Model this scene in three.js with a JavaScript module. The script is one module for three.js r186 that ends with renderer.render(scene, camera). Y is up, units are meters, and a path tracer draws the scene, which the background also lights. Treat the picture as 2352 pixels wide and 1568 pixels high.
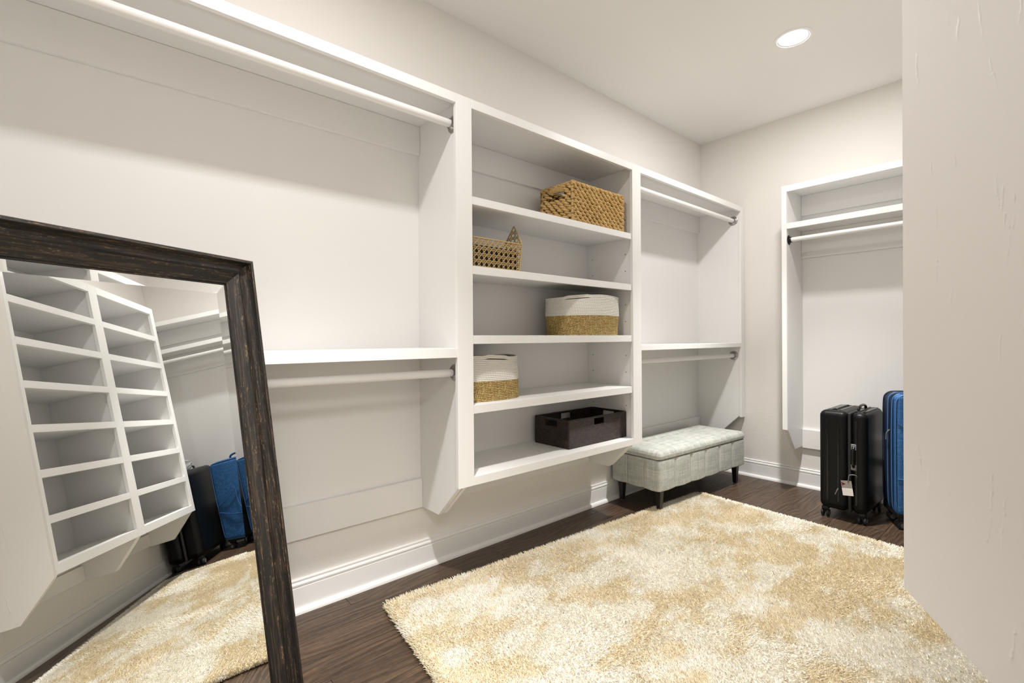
import * as THREE from 'three';
import { RoundedBoxGeometry } from 'three/addons/geometries/RoundedBoxGeometry.js';
import { mergeGeometries, toCreasedNormals, mergeVertices } from 'three/addons/utils/BufferGeometryUtils.js';
import { RectAreaLightUniformsLib } from 'three/addons/lights/RectAreaLightUniformsLib.js';

// ---------------------------------------------------------------- camera, light, exposure
const scene = new THREE.Scene();
scene.background = new THREE.Color(0x000000);
const camera = new THREE.PerspectiveCamera(71.079, 2352 / 1568, 0.02, 50);
{
  const yaw = 0.85770, pitch = -0.0046, roll = -0.0074;
  const fw = new THREE.Vector3(Math.cos(yaw) * Math.cos(pitch), Math.sin(pitch), -Math.sin(yaw) * Math.cos(pitch));
  const rt = new THREE.Vector3(Math.sin(yaw), 0, Math.cos(yaw));
  const up = new THREE.Vector3().crossVectors(rt, fw);
  const r2 = rt.clone().multiplyScalar(Math.cos(roll)).addScaledVector(up, Math.sin(roll));
  const u2 = up.clone().multiplyScalar(Math.cos(roll)).addScaledVector(rt, -Math.sin(roll));
  camera.quaternion.setFromRotationMatrix(new THREE.Matrix4().makeBasis(r2, u2, fw.clone().negate()));
  camera.position.set(0, 1.0954, 2.0325);
}
const renderer = new THREE.WebGLRenderer({ antialias: true });
renderer.toneMapping = THREE.LinearToneMapping;
renderer.toneMappingExposure = 1.29;
renderer.shadowMap.enabled = true;
RectAreaLightUniformsLib.init();
const LAMPS = [[2.9, 1.06, 262, 18], [0.52, 1.06, 262, 18]];      // x, z of the two recessed ceiling lights, radiance of the lens, candela of the downward beam
const HALL_FILL = 17;                                           // radiance of the fill lamp added in the unseen room behind the camera
const LAMP_COLOR = new THREE.Color(1.0, 0.975, 0.945);

// ---------------------------------------------------------------- room measures (metres)
const H = 2.74, XL = -0.75, XR = 3.907, ZF = 2.108;       // ceiling, left wall, right (far) wall, front (opposite) wall; long wall at z = 0

// ---------------------------------------------------------------- noise
let seedState = 1;
const seed = (s) => { seedState = s >>> 0; };
const rnd = () => { seedState = (seedState + 0x6d2b79f5) | 0; let t = Math.imul(seedState ^ (seedState >>> 15), 1 | seedState); t = (t + Math.imul(t ^ (t >>> 7), 61 | t)) ^ t; return ((t ^ (t >>> 14)) >>> 0) / 4294967296; };
const rr = (a, b) => a + (b - a) * rnd();
const hash = (x, y) => { let h = Math.imul(x | 0, 374761393) + Math.imul(y | 0, 668265263); h = Math.imul(h ^ (h >>> 13), 1274126177); return ((h ^ (h >>> 16)) >>> 0) / 4294967296; };
function vnoise(x, y, px = 0, py = 0) {                    // value noise, optional period
  const x0 = Math.floor(x), y0 = Math.floor(y), fx = x - x0, fy = y - y0;
  const w = (a, p) => (p ? ((a % p) + p) % p : a);
  const sx = fx * fx * (3 - 2 * fx), sy = fy * fy * (3 - 2 * fy);
  const a = hash(w(x0, px), w(y0, py)), b = hash(w(x0 + 1, px), w(y0, py)), c = hash(w(x0, px), w(y0 + 1, py)), d = hash(w(x0 + 1, px), w(y0 + 1, py));
  return a + (b - a) * sx + (c - a) * sy + (a - b - c + d) * sx * sy;
}
function fbm(x, y, o = 4, px = 0, py = 0) { let s = 0, a = 0.5, n = 0; for (let i = 0; i < o; i++) { s += a * vnoise(x, y, px, py); n += a; x *= 2; y *= 2; px *= 2; py *= 2; a *= 0.5; } return s / n; }
const clamp = (x, a = 0, b = 1) => Math.min(b, Math.max(a, x));
const lerp = (a, b, t) => a + (b - a) * t;
const sstep = (a, b, x) => { const t = clamp((x - a) / (b - a)); return t * t * (3 - 2 * t); };

// ---------------------------------------------------------------- textures
function tex(w, h, fn, srgb = false) {
  const d = new Uint8Array(w * h * 4);
  for (let j = 0; j < h; j++) for (let i = 0; i < w; i++) {
    const c = fn((i + 0.5) / w, (j + 0.5) / h, i, j), o = (j * w + i) * 4;
    if (typeof c === 'number') d[o] = d[o + 1] = d[o + 2] = clamp(c) * 255; else { d[o] = clamp(c[0]) * 255; d[o + 1] = clamp(c[1]) * 255; d[o + 2] = clamp(c[2]) * 255; }
    d[o + 3] = 255;
  }
  const t = new THREE.DataTexture(d, w, h, THREE.RGBAFormat);
  t.wrapS = t.wrapT = THREE.RepeatWrapping; t.magFilter = THREE.LinearFilter; t.minFilter = THREE.LinearFilter;
  if (srgb) t.colorSpace = THREE.SRGBColorSpace;
  t.needsUpdate = true;
  return t;
}
const rep = (t, x, y) => { const c = t.clone(); c.repeat.set(x, y); c.needsUpdate = true; return c; };
const rgb = (r, g, b) => new THREE.Color().setRGB(r, g, b);
const std = (o) => new THREE.MeshStandardMaterial(o);

// ---------------------------------------------------------------- materials
const rollerBump = tex(512, 512, (u, v) => fbm(u * 60, v * 60, 3, 60, 60));                                  // orange peel of rolled wall paint, 0.5 m
const brushBump = tex(256, 512, (u, v) => 0.6 * fbm(u * 90, v * 5, 3, 90, 5) + 0.4 * fbm(u * 24, v * 24, 3, 24, 24)); // brushed paint on boards, grain along v, 0.4 m x 0.8 m
const M = {};
M.wall = std({ color: rgb(0.865, 0.835, 0.795), roughness: 0.75, bumpMap: rep(rollerBump, 2, 2), bumpScale: 0.0004 });
M.ceiling = std({ color: rgb(0.89, 0.87, 0.845), roughness: 0.9, bumpMap: rep(rollerBump, 2, 2), bumpScale: 0.0004 });
M.paint = std({ color: rgb(0.89, 0.88, 0.865), roughness: 0.42, bumpMap: rep(brushBump, 2.5, 1.25), bumpScale: 0.00025 });
M.trim = std({ color: rgb(0.90, 0.893, 0.88), roughness: 0.35 });
M.chrome = std({ color: rgb(0.42, 0.41, 0.40), metalness: 1, roughness: 0.2 });
M.dark = std({ color: rgb(0.012, 0.011, 0.010), roughness: 0.5 });
M.mirror = std({ color: rgb(0.93, 0.94, 0.93), metalness: 1, roughness: 0 });

// side panel of the shoe cubbies: sagging brush marks, runs and dents in the paint (relief only)
const runsBump = (() => {
  seed(77);
  const W = 512, Hh = 2048, a = new Float32Array(W * Hh);
  for (let j = 0; j < Hh; j++) for (let i = 0; i < W; i++) a[j * W + i] = 0.32 + 0.10 * (fbm(i / 9, j / 150, 3) - 0.5) + 0.05 * (fbm(i / 40, j / 40, 2) - 0.5);
  const blob = (cx, cy, rx, ry, h) => { for (let j = Math.max(0, cy - ry * 3 | 0); j < Math.min(Hh, cy + ry * 3); j++) for (let i = Math.max(0, cx - rx * 3 | 0); i < Math.min(W, cx + rx * 3); i++) a[j * W + i] += h * Math.exp(-(((i - cx) / rx) ** 2) - ((j - cy) / ry) ** 2); };
  for (let k = 0; k < 70; k++) {                            // runs: chains of small beads going down
    let x = rr(0, W), y = rr(0, Hh); const n = 2 + (rnd() * 9 | 0), dx = rr(-1.5, 1.5);
    for (let i = 0; i < n; i++) { blob(x, y, rr(1, 2.4), rr(3, 9), rr(0.06, 0.34)); x += dx + rr(-1.5, 1.5); y += rr(5, 15); }
  }
  for (let k = 0; k < 16; k++) blob(rr(0, W), rr(0, Hh), rr(5, 12), rr(4, 10), rr(-0.1, 0.12));
  return tex(W, Hh, (u, v, i, j) => a[j * W + i]);
})();
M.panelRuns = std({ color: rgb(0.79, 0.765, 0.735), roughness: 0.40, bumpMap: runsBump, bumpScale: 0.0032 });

// floor boards: dark stained oak, u along the board (2 m), v across (0.13 m)
function plankTex(s, tone) {
  return tex(1024, 128, (u, v) => {
    const x = u * 2, y = v * 0.13;
    const wob = fbm(x * 2.2 + s * 13, y * 14 + s, 3) - 0.5;
    const ring = Math.sin((y * 95 + wob * 9 + Math.abs(fbm(x * 0.9 + s * 7, s, 2) - 0.5) * 26) * 2.2);
    const fine = fbm(x * 9 + s * 31, y * 900, 3), pore = fbm(x * 30 + s * 5, y * 1500 + s, 2);
    let g = 0.48 + 0.22 * ring * fbm(x * 3 + s, y * 30, 2) + 0.75 * (fine - 0.5) + 0.25 * (fbm(x * 1.2 + s * 3, y * 9, 2) - 0.5);
    if (pore > 0.66) g -= 0.25;
    g = clamp(g) * tone;
    return [lerp(0.150, 0.500, g), lerp(0.110, 0.405, g), lerp(0.080, 0.320, g)];
  }, true);
}
M.planks = [0, 1, 2, 3].map((s) => std({ map: plankTex(s + 1, [1, 0.88, 1.1, 0.95][s]), roughness: 0.42, bumpMap: brushBump, bumpScale: 0.0002 }));
M.underfloor = std({ color: rgb(0.015, 0.011, 0.008), roughness: 0.9 });

// mirror frame: espresso wood rubbed with bronze
const frameTex = tex(1024, 128, (u, v) => {
  const f = fbm(u * 14, v * 40, 4, 14, 40), s = fbm(u * 120, v * 60, 3, 120, 60), st = fbm(u * 7, v * 24, 3, 7, 24);
  let g = 0.10 + 0.32 * sstep(0.42, 0.72, f) + 0.55 * sstep(0.55, 0.80, s) * sstep(0.38, 0.66, st);
  return [lerp(0.032, 0.52, g), lerp(0.025, 0.42, g), lerp(0.021, 0.32, g)];
}, true);
const frameBump = tex(512, 128, (u, v) => fbm(u * 90, v * 40, 3, 90, 40));
M.frame = std({ map: frameTex, roughness: 0.5, bumpMap: frameBump, bumpScale: 0.0006 });

// bench linen: crossed slubs
const linen = tex(512, 512, (u, v) => {
  const a = fbm(u * 220, v * 14, 3, 220, 14), b = fbm(u * 14, v * 220, 3, 14, 220), big = fbm(u * 30, v * 3, 2, 30, 3) * 0.5 + fbm(u * 3, v * 30, 2, 3, 30) * 0.5;
  const g = 0.5 + 0.55 * (a - 0.5) + 0.55 * (b - 0.5) + 0.75 * (big - 0.5);
  return [lerp(0.60, 0.865, g), lerp(0.625, 0.86, g), lerp(0.60, 0.83, g)];
}, true);
const linenBump = tex(512, 512, (u, v) => 0.5 * fbm(u * 200, v * 30, 2, 200, 30) + 0.5 * fbm(u * 30, v * 200, 2, 30, 200));
M.linen = std({ map: linen, roughness: 0.95, bumpMap: linenBump, bumpScale: 0.0007 });
M.piping = std({ color: rgb(0.66, 0.67, 0.60), roughness: 0.9 });
M.legWood = std({ color: rgb(0.012, 0.010, 0.009), roughness: 0.35 });

// basket fibres
const strawTex = tex(256, 128, (u, v) => { const g = fbm(u * 12, v * 44, 3, 12, 44); return [lerp(0.66, 1.0, g), lerp(0.47, 0.91, g), lerp(0.23, 0.66, g)]; }, true);
const strawBump = tex(256, 128, (u, v) => fbm(u * 10, v * 50, 2, 10, 50));
M.straw = std({ map: strawTex, roughness: 0.7, bumpMap: strawBump, bumpScale: 0.0012 });
M.strawDark = std({ map: strawTex, color: rgb(0.30, 0.22, 0.14), roughness: 0.8 });
M.stake = std({ color: rgb(0.045, 0.022, 0.008), roughness: 0.9 });  // near-black for the sheet behind the weave, gap shade put into colour
const twist = (fu, slant) => tex(256, 32, (u, v) => 0.5 + 0.5 * Math.sin((u * fu + v * slant) * Math.PI * 2));
M.whiteRope = std({ color: rgb(0.86, 0.83, 0.77), roughness: 0.9, bumpMap: twist(24, 1), bumpScale: 0.0012 });
const seaTex = tex(512, 64, (u, v) => {
  const t = 0.5 + 0.5 * Math.sin((u * 40 + v * 2) * Math.PI * 2), n = fbm(u * 60, v * 8, 3, 60, 8), g = 0.5 * t + 0.9 * (n - 0.22);
  return [lerp(0.42, 1.0, g), lerp(0.27, 0.93, g), lerp(0.09, 0.66, g)];
}, true);
M.seagrass = std({ map: seaTex, roughness: 0.75, bumpMap: twist(40, 2), bumpScale: 0.0016 });
M.cane = std({ color: rgb(0.50, 0.35, 0.15), roughness: 0.55 });
M.caneDark = std({ color: rgb(0.018, 0.012, 0.008), roughness: 0.7 });
const cordTex = tex(512, 256, (u, v) => { const row = 0.5 + 0.5 * Math.sin((v * 30 + 0.5 * (fbm(u * 40, v * 30, 2, 40, 30) - 0.5)) * Math.PI * 2), s = fbm(u * 50, v * 30, 3, 50, 30); const g = row * (0.35 + 0.9 * s); return [lerp(0.015, 0.42, g), lerp(0.010, 0.31, g), lerp(0.009, 0.26, g)]; }, true);  // near-black between the cord rows, groove shade put into the colour
const cordBump = tex(512, 256, (u, v) => (0.5 + 0.5 * Math.sin((v * 30 + 0.5 * (fbm(u * 40, v * 30, 2, 40, 30) - 0.5)) * Math.PI * 2)) * (0.5 + 0.7 * fbm(u * 60, v * 30, 2, 60, 30)));
M.cord = std({ map: cordTex, roughness: 0.5, bumpMap: cordBump, bumpScale: 0.003 });
M.binEdge = std({ color: rgb(0.022, 0.014, 0.011), roughness: 0.4 });

// luggage
M.shell = new THREE.MeshPhysicalMaterial({ color: rgb(0.004, 0.004, 0.0042), roughness: 0.38, specularIntensity: 0.4, bumpMap: rep(rollerBump, 6, 6), bumpScale: 0.0003 });
M.shellGloss = new THREE.MeshPhysicalMaterial({ color: rgb(0.005, 0.005, 0.0052), roughness: 0.16, specularIntensity: 0.7 });
M.rubber = std({ color: rgb(0.014, 0.014, 0.014), roughness: 0.6 });
M.wheelGrey = std({ color: rgb(0.16, 0.165, 0.17), roughness: 0.35 });
const blueTex = tex(512, 512, (u, v) => { const w = fbm(u * 5, v * 5, 3, 5, 5), l = 0.5 + 0.5 * Math.sin((v * 26 + w * 16) * Math.PI), f = fbm(u * 180, v * 180, 2, 180, 180); const g = 0.25 + 0.35 * l * w + 0.5 * (f - 0.3); return [lerp(0.06, 0.34, g), lerp(0.24, 0.56, g), lerp(0.44, 0.80, g)]; }, true);
M.blue = std({ map: blueTex, roughness: 0.7, bumpMap: linenBump, bumpScale: 0.0006 });
M.blueGusset = std({ color: rgb(0.018, 0.085, 0.225), roughness: 0.65, bumpMap: linenBump, bumpScale: 0.0004 });
M.bluePipe = std({ color: rgb(0.045, 0.13, 0.30), roughness: 0.4 });
M.navy = std({ color: rgb(0.006, 0.016, 0.045), roughness: 0.6 });
M.bag = new THREE.MeshPhysicalMaterial({ color: rgb(0.86, 0.87, 0.88), roughness: 0.18, transmission: 0.6, thickness: 0, ior: 1.4 });
M.lens = std({ color: rgb(0.9, 0.9, 0.88), roughness: 0.6, emissive: new THREE.Color(1, 0.97, 0.93), emissiveIntensity: 2.2 });

// ---------------------------------------------------------------- naming and grouping
const taken = new Map();
function numbered(name, pool) { const k = pool.get(name) ?? 0; pool.set(name, k + 1); return k ? name + '_' + String(k).padStart(3, '0') : name; }
const pools = new WeakMap();
function addTo(parent, o, name) {
  let pool = taken;
  if (parent !== scene) { if (!pools.has(parent)) pools.set(parent, new Map()); pool = pools.get(parent); }
  o.name = numbered(name, pool); parent.add(o); return o;
}
function thing(name, label, category, pos = [0, 0, 0], turn = 0, group) {
  const o = addTo(scene, new THREE.Group(), name); o.position.set(...pos); o.rotation.y = turn;
  o.userData = { label, category }; if (group) o.userData.group = group; return o;
}
function part(name, geo, mat, parent, label) {
  const m = addTo(parent, new THREE.Mesh(geo, mat), name); m.castShadow = m.receiveShadow = true;
  if (label) m.userData.label = label; return m;
}
function structure(name, geo, mat) { const o = geo ? addTo(scene, new THREE.Mesh(geo, mat), name) : addTo(scene, new THREE.Group(), name); o.castShadow = o.receiveShadow = true; o.userData.kind = 'structure'; return o; }

function parts(name, geos, mat, parent, label) { return geos.map((g) => part(name, g, mat, parent, label)); }
const stuff = (m) => { m.userData.kind = 'stuff'; return m; };

// ---------------------------------------------------------------- geometry helpers
function metricUV(g) {                                       // uv in metres from the dominant normal axis; v runs along the longer way of a board
  const p = g.attributes.position, n = g.attributes.normal, uv = new Float32Array(p.count * 2);
  g.computeBoundingBox(); const s = g.boundingBox.getSize(new THREE.Vector3());
  for (let i = 0; i < p.count; i++) {
    const ax = Math.abs(n.getX(i)), ay = Math.abs(n.getY(i)), az = Math.abs(n.getZ(i));
    let a, b, A, B;
    if (ax >= ay && ax >= az) { a = p.getZ(i); b = p.getY(i); A = s.z; B = s.y; } else if (ay >= az) { a = p.getX(i); b = p.getZ(i); A = s.x; B = s.z; } else { a = p.getX(i); b = p.getY(i); A = s.x; B = s.y; }
    if (A > B) [a, b] = [b, a];
    uv[i * 2] = a; uv[i * 2 + 1] = b;
  }
  g.setAttribute('uv', new THREE.BufferAttribute(uv, 2)); return g;
}
function box(x0, x1, y0, y1, z0, z1, r = 0.0015, seg = 1) {
  const w = x1 - x0, h = y1 - y0, d = z1 - z0;
  const g = new RoundedBoxGeometry(w, h, d, seg, Math.min(r, w * 0.45, h * 0.45, d * 0.45));
  g.translate((x0 + x1) / 2, (y0 + y1) / 2, (z0 + z1) / 2); return metricUV(g);
}
const strip = (g) => { const o = g.index ? g.toNonIndexed() : g; for (const k of Object.keys(o.attributes)) if (!['position', 'normal', 'uv'].includes(k)) o.deleteAttribute(k); return o; };
const merge = (a) => mergeGeometries(a.map(strip), false);
function cyl(r0, r1, h, seg = 16, axis = 'y', at = [0, 0, 0]) {
  const g = new THREE.CylinderGeometry(r1, r0, h, seg); if (axis === 'x') g.rotateZ(-Math.PI / 2); if (axis === 'z') g.rotateX(Math.PI / 2); g.translate(...at); return g;
}
function tube(pts, r, seg = 40, rad = 8, closed = false) { return new THREE.TubeGeometry(new THREE.CatmullRomCurve3(pts.map((p) => new THREE.Vector3(...p)), closed), seg, r, rad, closed); }
function lathe(pts, seg = 32) { return new THREE.LatheGeometry(pts.map((p) => new THREE.Vector2(...p)), seg); }
// a panel across x with its outline in (depth from the wall, y); toZ turns depth into z
function outlinePanel(pts, x0, x1, toZ) {
  const q = pts.map(([d, y]) => new THREE.Vector2(toZ(d), y));
  if (THREE.ShapeUtils.area(q) < 0) q.reverse();
  const g = new THREE.ExtrudeGeometry(new THREE.Shape(q), { depth: x1 - x0 - 0.002, bevelEnabled: true, bevelThickness: 0.001, bevelSize: 0.001, bevelOffset: -0.001, bevelSegments: 1 });
  g.translate(0, 0, 0.001); g.applyMatrix4(new THREE.Matrix4().set(0, 0, 1, x0, 0, 1, 0, 0, 1, 0, 0, 0, 0, 0, 0, 1));   // shape x -> z, extrusion -> x
  // the map above mirrors, so the faces are turned round
  const flip = (a, n) => { for (let i = 0; i < a.array.length; i += n * 3) for (let k = 0; k < n; k++) { const t = a.array[i + n + k]; a.array[i + n + k] = a.array[i + 2 * n + k]; a.array[i + 2 * n + k] = t; } };
  flip(g.attributes.position, 3); flip(g.attributes.uv, 2); g.computeVertexNormals();
  return metricUV(g);
}
function extrudeAlong(profile, from, to, axis) {            // profile [depth, y] swept along x or z
  const q = profile.map((p) => new THREE.Vector2(...p)); const g = new THREE.ExtrudeGeometry(new THREE.Shape(q), { depth: to - from, bevelEnabled: false });
  g.translate(0, 0, from); return g;
}

// ---------------------------------------------------------------- the room
{
  const T = 0.12, DX0 = -0.62, DX1 = 0.36, DY = 2.06;
  structure('ceiling', box(XL - T, XR + T, H, H + T, -T, ZF + T, 0.001), M.ceiling);
  structure('wall_back', box(XL - T, XR + T, -0.05, H, -T, 0, 0.001), M.wall);
  {                                                           // the front wall has an unseen doorway behind the camera, letting in the added light
    const q = [[XL - T, -0.05], [DX0, -0.05], [DX0, DY], [DX1, DY], [DX1, -0.05], [XR + T, -0.05], [XR + T, H], [XL - T, H]].map((p) => new THREE.Vector2(...p));
    const g = new THREE.ExtrudeGeometry(new THREE.Shape(q), { depth: T, bevelEnabled: false }); g.translate(0, 0, ZF); structure('wall_front', metricUV(g), M.wall);
    const c = structure('trim_1'); const zc = ZF - 0.017;  // unseen casing of the doorway behind the camera
    part('unseen_door_casing', box(DX0 - 0.085, DX0, 0, DY + 0.085, zc, ZF, 0.003), M.trim, c); part('unseen_door_casing', box(DX1, DX1 + 0.085, 0, DY + 0.085, zc, ZF, 0.003), M.trim, c); part('unseen_door_casing', box(DX0, DX1, DY, DY + 0.085, zc, ZF, 0.003), M.trim, c);
    // unseen adjoining room, added to send fill light through the doorway
    const z0 = ZF + T, z1 = 4.9, x0 = -2.3, x1 = 1.7;
    structure('floor_added_hall', box(x0, x1, -0.05, 0, ZF, z1, 0.001), std({ color: rgb(0.55, 0.5, 0.43), roughness: 0.9 }));
    structure('ceiling_added_hall', box(x0 - T, x1 + T, H, H + T, z0, z1 + T, 0.001), M.ceiling);
    structure('wall_added_hall_left', box(x0 - T, x0, -0.05, H, z0, z1, 0.001), M.wall);
    structure('wall_added_hall_right', box(x1, x1 + T, -0.05, H, z0, z1, 0.001), M.wall);
    structure('wall_added_hall_front', box(x0 - T, x1 + T, -0.05, H, z1, z1 + T, 0.001), M.wall);
    structure('wall_added_hall_back', box(x0 - T, XL - T, -0.05, H, ZF, z0, 0.001), M.wall);
  }
  structure('wall_left', box(XL - T, XL, -0.05, H, 0, ZF, 0.001), M.wall);
  structure('wall_right', box(XR, XR + T, -0.05, H, 0, ZF, 0.001), M.wall);
  // floor: every board its own mesh
  const floor = structure('floor');
  part('subfloor', box(XL, XR, -0.05, -0.012, 0, ZF, 0.001), M.underfloor, floor);
  seed(4);
  const PW = 0.1275;
  for (let row = 0, z = -0.03; z < ZF; row++, z += PW) {
    let x = XL - rr(0, 1.2);
    while (x < XR) {
      const L = rr(0.9, 1.9), x0 = Math.max(x, XL), x1 = Math.min(x + L, XR); x += L;
      if (x1 - x0 < 0.03) continue;
      const z0 = Math.max(z, 0) + 0.0006, z1 = Math.min(z + PW, ZF) - 0.0006; if (z1 - z0 < 0.01) continue;
      const g = new RoundedBoxGeometry(x1 - x0 - 0.0012, 0.012, z1 - z0, 1, 0.0012); g.translate((x0 + x1) / 2, -0.006, (z0 + z1) / 2);
      const p = g.attributes.position, uv = g.attributes.uv, off = rnd() * 3, flip = rnd() < 0.5 ? 1 : -1, oz = Math.max(z, 0);
      for (let i = 0; i < p.count; i++) uv.setXY(i, (p.getX(i) - x0) / 2 + off, flip * (p.getZ(i) - oz) / 0.13);
      part('plank', g, M.planks[(rnd() * 4) | 0], floor);
    }
  }
  // baseboards with cap moulding and shoe moulding
  const prof = [[0, 0], [0.013, 0], [0.013, 0.0995], [0.0095, 0.1015], [0.0095, 0.104], [0.0135, 0.107], [0.0145, 0.113], [0.0125, 0.118], [0.009, 0.1205], [0.0085, 0.125], [0.0105, 0.128], [0.0095, 0.132], [0.006, 0.134], [0, 0.134]];
  const shoe = [[0.013, 0], [0.031, 0], [0.0305, 0.006], [0.028, 0.012], [0.0235, 0.017], [0.018, 0.0195], [0.013, 0.02]];
  const place = (g, m) => { g.applyMatrix4(m); return toCreasedNormals(g, 0.5); };
  const sides = {
    back: [XR - XL, new THREE.Matrix4().set(0, 0, -1, XR, 0, 1, 0, 0, 1, 0, 0, 0, 0, 0, 0, 1)],
    right: [ZF - 0.064, new THREE.Matrix4().set(-1, 0, 0, XR, 0, 1, 0, 0, 0, 0, -1, ZF - 0.032, 0, 0, 0, 1)],
    front: [XR - DX1 - 0.085, new THREE.Matrix4().set(0, 0, 1, DX1 + 0.085, 0, 1, 0, 0, -1, 0, 0, ZF, 0, 0, 0, 1)],
    left: [ZF - 0.064, new THREE.Matrix4().set(1, 0, 0, XL, 0, 1, 0, 0, 0, 0, 1, 0.032, 0, 0, 0, 1)],
  };
  for (const [k, [len, m]] of Object.entries(sides)) {
    const b = structure('baseboard_' + k);
    part('board', place(extrudeAlong(prof, 0, len), m), M.trim, b);
    part('shoe_moulding', place(extrudeAlong(shoe, 0, len), m), M.trim, b);
  }
}

// ---------------------------------------------------------------- recessed ceiling lights
const LIGHT_LABEL = ['recessed round white ceiling light glowing above the bench end of the closet', 'recessed round ceiling light near the doorway end, above the standing mirror'];
LAMPS.forEach(([x, z, power, beam], i) => {
  const t = thing('recessed_light', LIGHT_LABEL[i], 'ceiling light', [x, H, z]);
  part('trim_ring', lathe([[0.070, -0.0005], [0.072, -0.004], [0.080, -0.007], [0.090, -0.0055], [0.0945, -0.002], [0.095, 0]], 48), M.trim, t);
  part('lens', lathe([[0.071, -0.0015], [0.06, -0.0025], [0.03, -0.003], [0.0001, -0.003]], 40), M.lens, t);
  const l = new THREE.RectAreaLight(LAMP_COLOR, power, 0.13, 0.13); l.name = 'lamp_glow'; l.position.y = -0.006; l.rotation.x = -Math.PI / 2; t.add(l);
  const s = new THREE.SpotLight(LAMP_COLOR, beam, 0, 0.63, 1, 2); s.name = 'lamp_beam'; s.position.y = -0.03; s.shadow.radius = 2; s.castShadow = true; s.target.position.set(0, -1, 0); t.add(s, s.target); s.target.name = 'lamp_aim';
});

{  // unseen lamp, added as fill to lift the closet shadows
  const t = thing('added_fill_light', 'added fill light, unseen, in the adjoining room beyond the doorway behind the camera', 'ceiling light', [-0.3, H, 3.5]);
  part('base_ring', lathe([[0.60, 0], [0.62, -0.01], [0.62, -0.045], [0.60, -0.05]], 48), M.trim, t);
  part('diffuser', lathe([[0.60, -0.048], [0.40, -0.060], [0.0001, -0.066]], 48), M.lens, t);
  const l = new THREE.RectAreaLight(LAMP_COLOR, HALL_FILL, 1.06, 1.06); l.name = 'lamp_glow'; l.position.y = -0.07; l.rotation.x = -Math.PI / 2; t.add(l);
}

// ---------------------------------------------------------------- built-in closet units
const CAP = 2.130, SB = 0.365, SBB = 0.346;                // top, front of the stiles, front of the panels
const yRod = [2.026, 0.953];
function flange(parent, x, y, z, dir, axis = 'x') {          // chrome rod socket on a side panel; dir = way the rod leaves
  const g = lathe([[0.0001, 0.004], [0.018, 0.004], [0.018, 0.018], [0.0205, 0.018], [0.0205, 0.006], [0.030, 0.005], [0.0355, 0.003], [0.0365, 0.0005]], 32);
  if (axis === 'x') g.rotateZ(-Math.PI / 2 * dir); else g.rotateX(Math.PI / 2 * dir);
  g.translate(x, y, z); part('rod_socket', g, M.chrome, parent, 'chrome rod socket');
}
function rod(parent, x0, x1, y, z) {
  const r = part('closet_rod', cyl(0.0165, 0.0165, x1 - x0 - 0.006, 28, 'x', [(x0 + x1) / 2, y, z]), M.paint, parent);
  flange(r, x0, y, z, 1); flange(r, x1, y, z, -1); return r;
}
const panelOutline = (top, front, ch0 = [0.160, 0.2965], ch1 = [front, 0.478]) => [[0.002, 0.2965], ch0, ch1, [front, top], [0.002, top]];
const fromBack = (d) => d;
const screwCap = (x, y, z) => cyl(0.004, 0.004, 0.0012, 10, 'z', [x, y, z]);

function hangingBay(t, xa, xb, panelL, panelR, midTop, midBottom) {   // xa..xb inner clear width
  part('back_panel', box(panelL ? xa : xa, xb, 0.2965, CAP - 0.02, 0.0005, 0.0035, 0.0005), M.paint, t);
  if (panelL) part('side_panel', outlinePanel(panelOutline(CAP - 0.0005, SBB), xa - 0.019, xa, fromBack), M.paint, t);
  if (panelR) part('side_panel', outlinePanel(panelOutline(CAP - 0.0005, SBB), xb, xb + 0.019, fromBack), M.paint, t);
  part('top_board', box(xa, xb, 2.111, CAP, 0.004, SBB), M.paint, t);
  const sh = part('shelf', box(xa, xb, midTop - 0.019, midTop, 0.004, SBB), M.paint, t);
  part('shelf_edge', box(xa + 0.0005, xb - 0.0005, midBottom, midTop, SBB, SB - 0.0012), M.trim, sh);
  for (const [y0, y1] of [[1.9755, 2.1105], [0.2965, 0.4345]]) {
    const c = part('cleat', box(xa + 0.0005, xb - 0.0005, y0, y1, 0.004, 0.0225), M.paint, t);
    const caps = []; for (let x = xb - 0.14; x > xa; x -= 0.56) for (const dy of [0.3, 0.72]) caps.push(screwCap(x, lerp(y0, y1, dy), 0.0228));
    parts('screw_cover', caps, M.paint, c);
  }
  rod(t, xa, xb, yRod[0], 0.302); rod(t, xa, xb, yRod[1], 0.302);
}
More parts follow.
